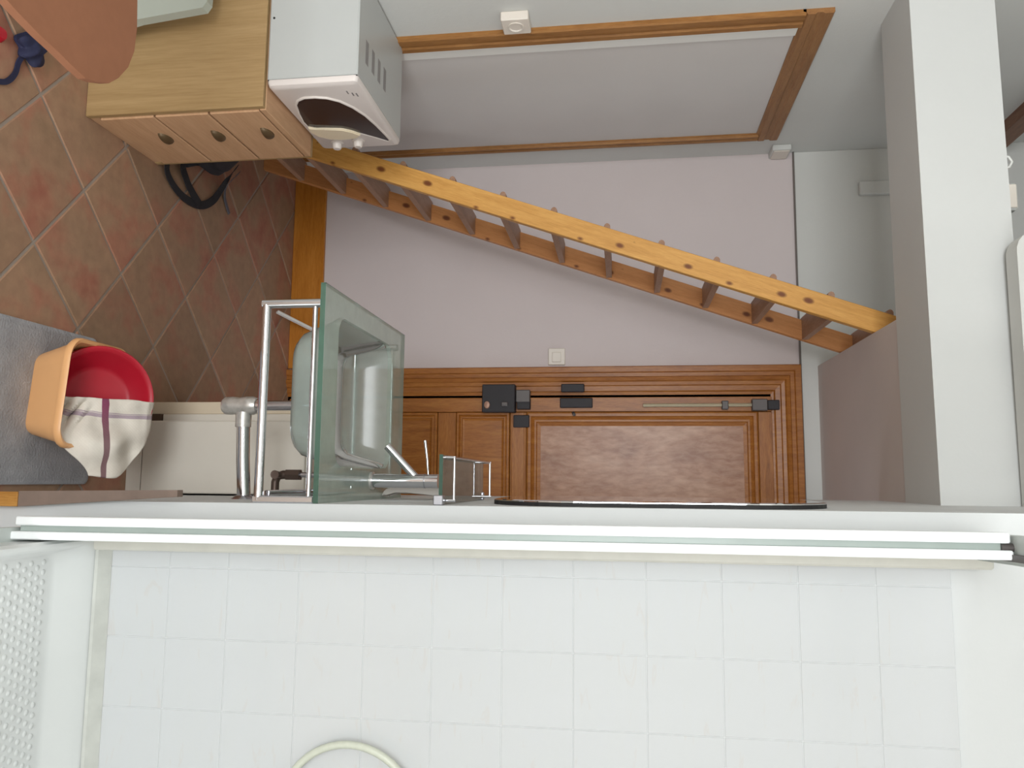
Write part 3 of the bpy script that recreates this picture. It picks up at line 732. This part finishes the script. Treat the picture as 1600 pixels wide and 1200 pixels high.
# ------------------------------------------------------------------ small wall fittings
sw = thing('light_switch', 'ivory square light switch on the far wall beside the door', 'switch', (-.553, YF, 1.26))
obj('plate', box(-.591, -.515, YF-.012, YF, 1.222, 1.298, .003), 'switch', sw)
rk = obj('rocker', box(-.572, -.528, YF-.0165, YF-.011, 1.240, 1.280, .002), 'switch', sw)
so = thing('wall_socket', 'white surface mounted socket box left of the brown door casing', 'socket', (XL, 2.375, 1.225))
obj('box', box(XL, XL+.030, 2.33, 2.415, 1.180, 1.268, .003), 'switch', so)
obj('face', xf(lathe([(.026, 0), (.026, .003), (.022, .003), (.020, -.0), (0, -.0)], 20), Matrix.Translation((XL+.0302, 2.372, 1.224)) @ Matrix.Rotation(R(90), 4, 'Y')), 'switch', so, True)
jb = thing('junction_box', 'small white junction box in the upper corner by the far wall', 'junction box', (XL, 3.50, 2.25))
obj('box', box(XL, XL+.025, 3.46, YF-.001, 2.205, 2.285, .003), 'wall_up', jb)
obj('lid', box(XL+.025, XL+.030, 3.466, YF-.006, 2.211, 2.279, .002), 'switch', jb)
# loft odds and ends on top of the beam
lb = thing('loft_socket', 'small white box standing on the beam in front of the loft', 'box', (-.82, 2.42, 2.609))
obj('box', box(-.865, -.785, 2.40, 2.44, 2.609, 2.682, .006), 'wall_up', lb)
obj('lid', box(-.86, -.79, 2.396, 2.40, 2.614, 2.677, .002), 'switch', lb)
lr = obj('white_hook', tube([(-.955, 2.42, 2.610), (-.955, 2.42, 2.655), (-.950, 2.42, 2.672), (-.935, 2.42, 2.680), (-.920, 2.42, 2.672), (-.917, 2.42, 2.660)], .004, 8), 'trimwhite', None, True)
tag(lr, 'small white curled hook on the beam near the left wall', 'hook')

# ------------------------------------------------------------------ left foreground and floor clutter
bd = thing('orange_board', 'orange covered rounded board end reaching in front of the beech chest', 'ironing board', (-.95, 1.05, 0))
op = [(-.628, .87), (-.62, .9), (-.615, .924), (-.61, .951), (-.606, .988), (-.600, 1.027), (-.598, 1.051), (-.604, 1.073), (-.617, 1.103), (-.637, 1.125), (-.668, 1.148), (-.703, 1.161), (-.746, 1.164), (-.793, 1.160), (-.95, 1.155), (-1.40, 1.15), (-1.40, .70), (-.95, .76), (-.72, .83), (-.65, .853)]
obj('board', prism(op, lambda a, c: (a, c, .736), lambda a, c: (a, c, .750)), 'oilboard', bd)
for xa, xb in ((-1.0, -1.36), (-1.36, -1.0)):
    obj('leg', tube([(xa, .95, .736), (xb, .95, .012)], .011, 10), 'satin', bd, True)
obj('foot_bar', tube([(-1.0, .80, .012), (-1.0, 1.12, .012)], .012, 10), 'satin', bd, True)
obj('foot_bar', tube([(-1.36, .80, .012), (-1.36, 1.12, .012)], .012, 10), 'satin', bd, True)
wp_ = obj('pale_sheet', prism([(-1.46, 0), (-1.20, 0), (-1.262, .13), (-1.279, .206), (-1.300, .400), (-1.318, .412), (-1.46, .418)], lambda a, c: (a, 1.955, c), lambda a, c: (a, 1.985, c)), 'sheet')
tag(wp_, 'flat pale sheet standing on the floor against the beech chest side', 'sheet')
# strappy black bag behind the chest
bg = thing('black_bag', 'black bag with loose webbing straps on the floor behind the chest', 'bag', (-1.22, 2.72, 0))
b = bmesh.new(); bmesh.ops.create_icosphere(b, subdivisions=4, radius=1)
for v in b.verts:
    n = 1+.10*math.sin(v.co.x*5+v.co.y*3)+.07*math.sin(v.co.z*9+v.co.x*4)
    v.co = Vector((v.co.x*.10*n, v.co.y*.12*n, max(-.9, v.co.z)*.075*n))
xf(b, Matrix.Translation((-1.20, 2.63, .078))); obj('body', b, 'black_cloth', bg, True)
def ribbon(pts, w, t=.003):
    P = [Vector(p) for p in pts]
    # smooth
    Q = []
    for i in range(len(P)-1):
        p0 = P[max(i-1, 0)]; p1 = P[i]; p2 = P[i+1]; p3 = P[min(i+2, len(P)-1)]
        for k in range(6):
            s = k/6; Q.append(.5*((2*p1)+(p2-p0)*s+(2*p0-5*p1+4*p2-p3)*s*s+(3*p1-p0-3*p2+p3)*s**3))
    Q.append(P[-1]); rg = []
    for i, q in enumerate(Q):
        tt = (Q[min(i+1, len(Q)-1)]-Q[max(i-1, 0)]).normalized(); nn = Vector((-tt.y, tt.x, 0)).normalized()*w/2; zz_ = Vector((0, 0, t))
        rg.append([q-nn, q+nn, q+nn+zz_, q-nn+zz_])
    return loft(rg)
obj('strap', ribbon([(-1.09, 2.43, .030), (-1.044, 2.45, .012), (-1.012, 2.50, .006), (-.992, 2.572, .005), (-.995, 2.655, .005), (-1.013, 2.715, .006), (-1.054, 2.775, .008), (-1.10, 2.80, .02), (-1.15, 2.80, .05), (-1.18, 2.77, .1)], .030), 'black_cloth', bg)
obj('strap', ribbon([(-1.14, 2.60, .06), (-1.10, 2.54, .02), (-1.055, 2.58, .010), (-1.025, 2.625, .009), (-1.0, 2.67, .011)], .036), 'black_cloth', bg)
obj('strap', ribbon([(-1.165, 2.79, .10), (-1.13, 2.83, .03), (-1.10, 2.86, .006), (-1.072, 2.883, .003), (-1.044, 2.908, .003)], .016), 'grey_cloth', bg)
# crumpled navy thing and printed bag at the left edge
nb = thing('navy_bag', 'crumpled navy cloth with curved strap on the floor under the orange board', 'cloth', (-1.12, 1.79, 0))
b = bmesh.new(); bmesh.ops.create_icosphere(b, subdivisions=4, radius=1)
for v in b.verts:
    n = 1+.16*math.sin(v.co.x*6+v.co.y*5)+.10*math.sin(v.co.y*9-v.co.z*4)
    v.co = Vector((v.co.x*.042*n, v.co.y*.042*n, max(-.85, v.co.z)*.024*n))
xf(b, Matrix.Translation((-1.115, 1.792, .022))); obj('body', b, 'navy', nb, True)
obj('strap', ribbon([(-.978, 1.700, .002), (-.984, 1.718, .002), (-.994, 1.738, .002), (-1.012, 1.755, .002), (-1.036, 1.767, .003), (-1.064, 1.77, .006), (-1.09, 1.772, .02)], .014, .004), 'navy', nb)
wg = thing('printed_bag', 'crumpled white plastic bag with teal print at the floor edge', 'bag', (-1.2, 1.75, 0))
b = bmesh.new(); bmesh.ops.create_icosphere(b, subdivisions=4, radius=1)
for v in b.verts:
    n = 1+.14*math.sin(v.co.x*7+v.co.y*6)+.10*math.sin(v.co.y*11-v.co.z*6)
    v.co = Vector((v.co.x*.075*n, v.co.y*.10*n, max(-.9, v.co.z)*.04*n))
xf(b, Matrix.Translation((-1.245, 1.722, .038))); obj('body', b, 'bag_white', wg, True)
obj('print', xf(lathe([(0, .004), (.016, .003), (.02, 0)], 12), Matrix.Translation((-1.205, 1.695, .066)) @ Matrix.Rotation(R(25), 4, 'X')), 'teal', wg, True)
rc = obj('red_scrap', loft([[(a, c, .001) for a, c in rrect(-1.122, -1.085, 1.68, 1.722, .012, 4)], [(a, c, .016) for a, c in rrect(-1.116, -1.09, 1.686, 1.716, .01, 4)]]), 'red', None, True)
tag(rc, 'small red plastic cap on the floor beside the navy cloth', 'cap')
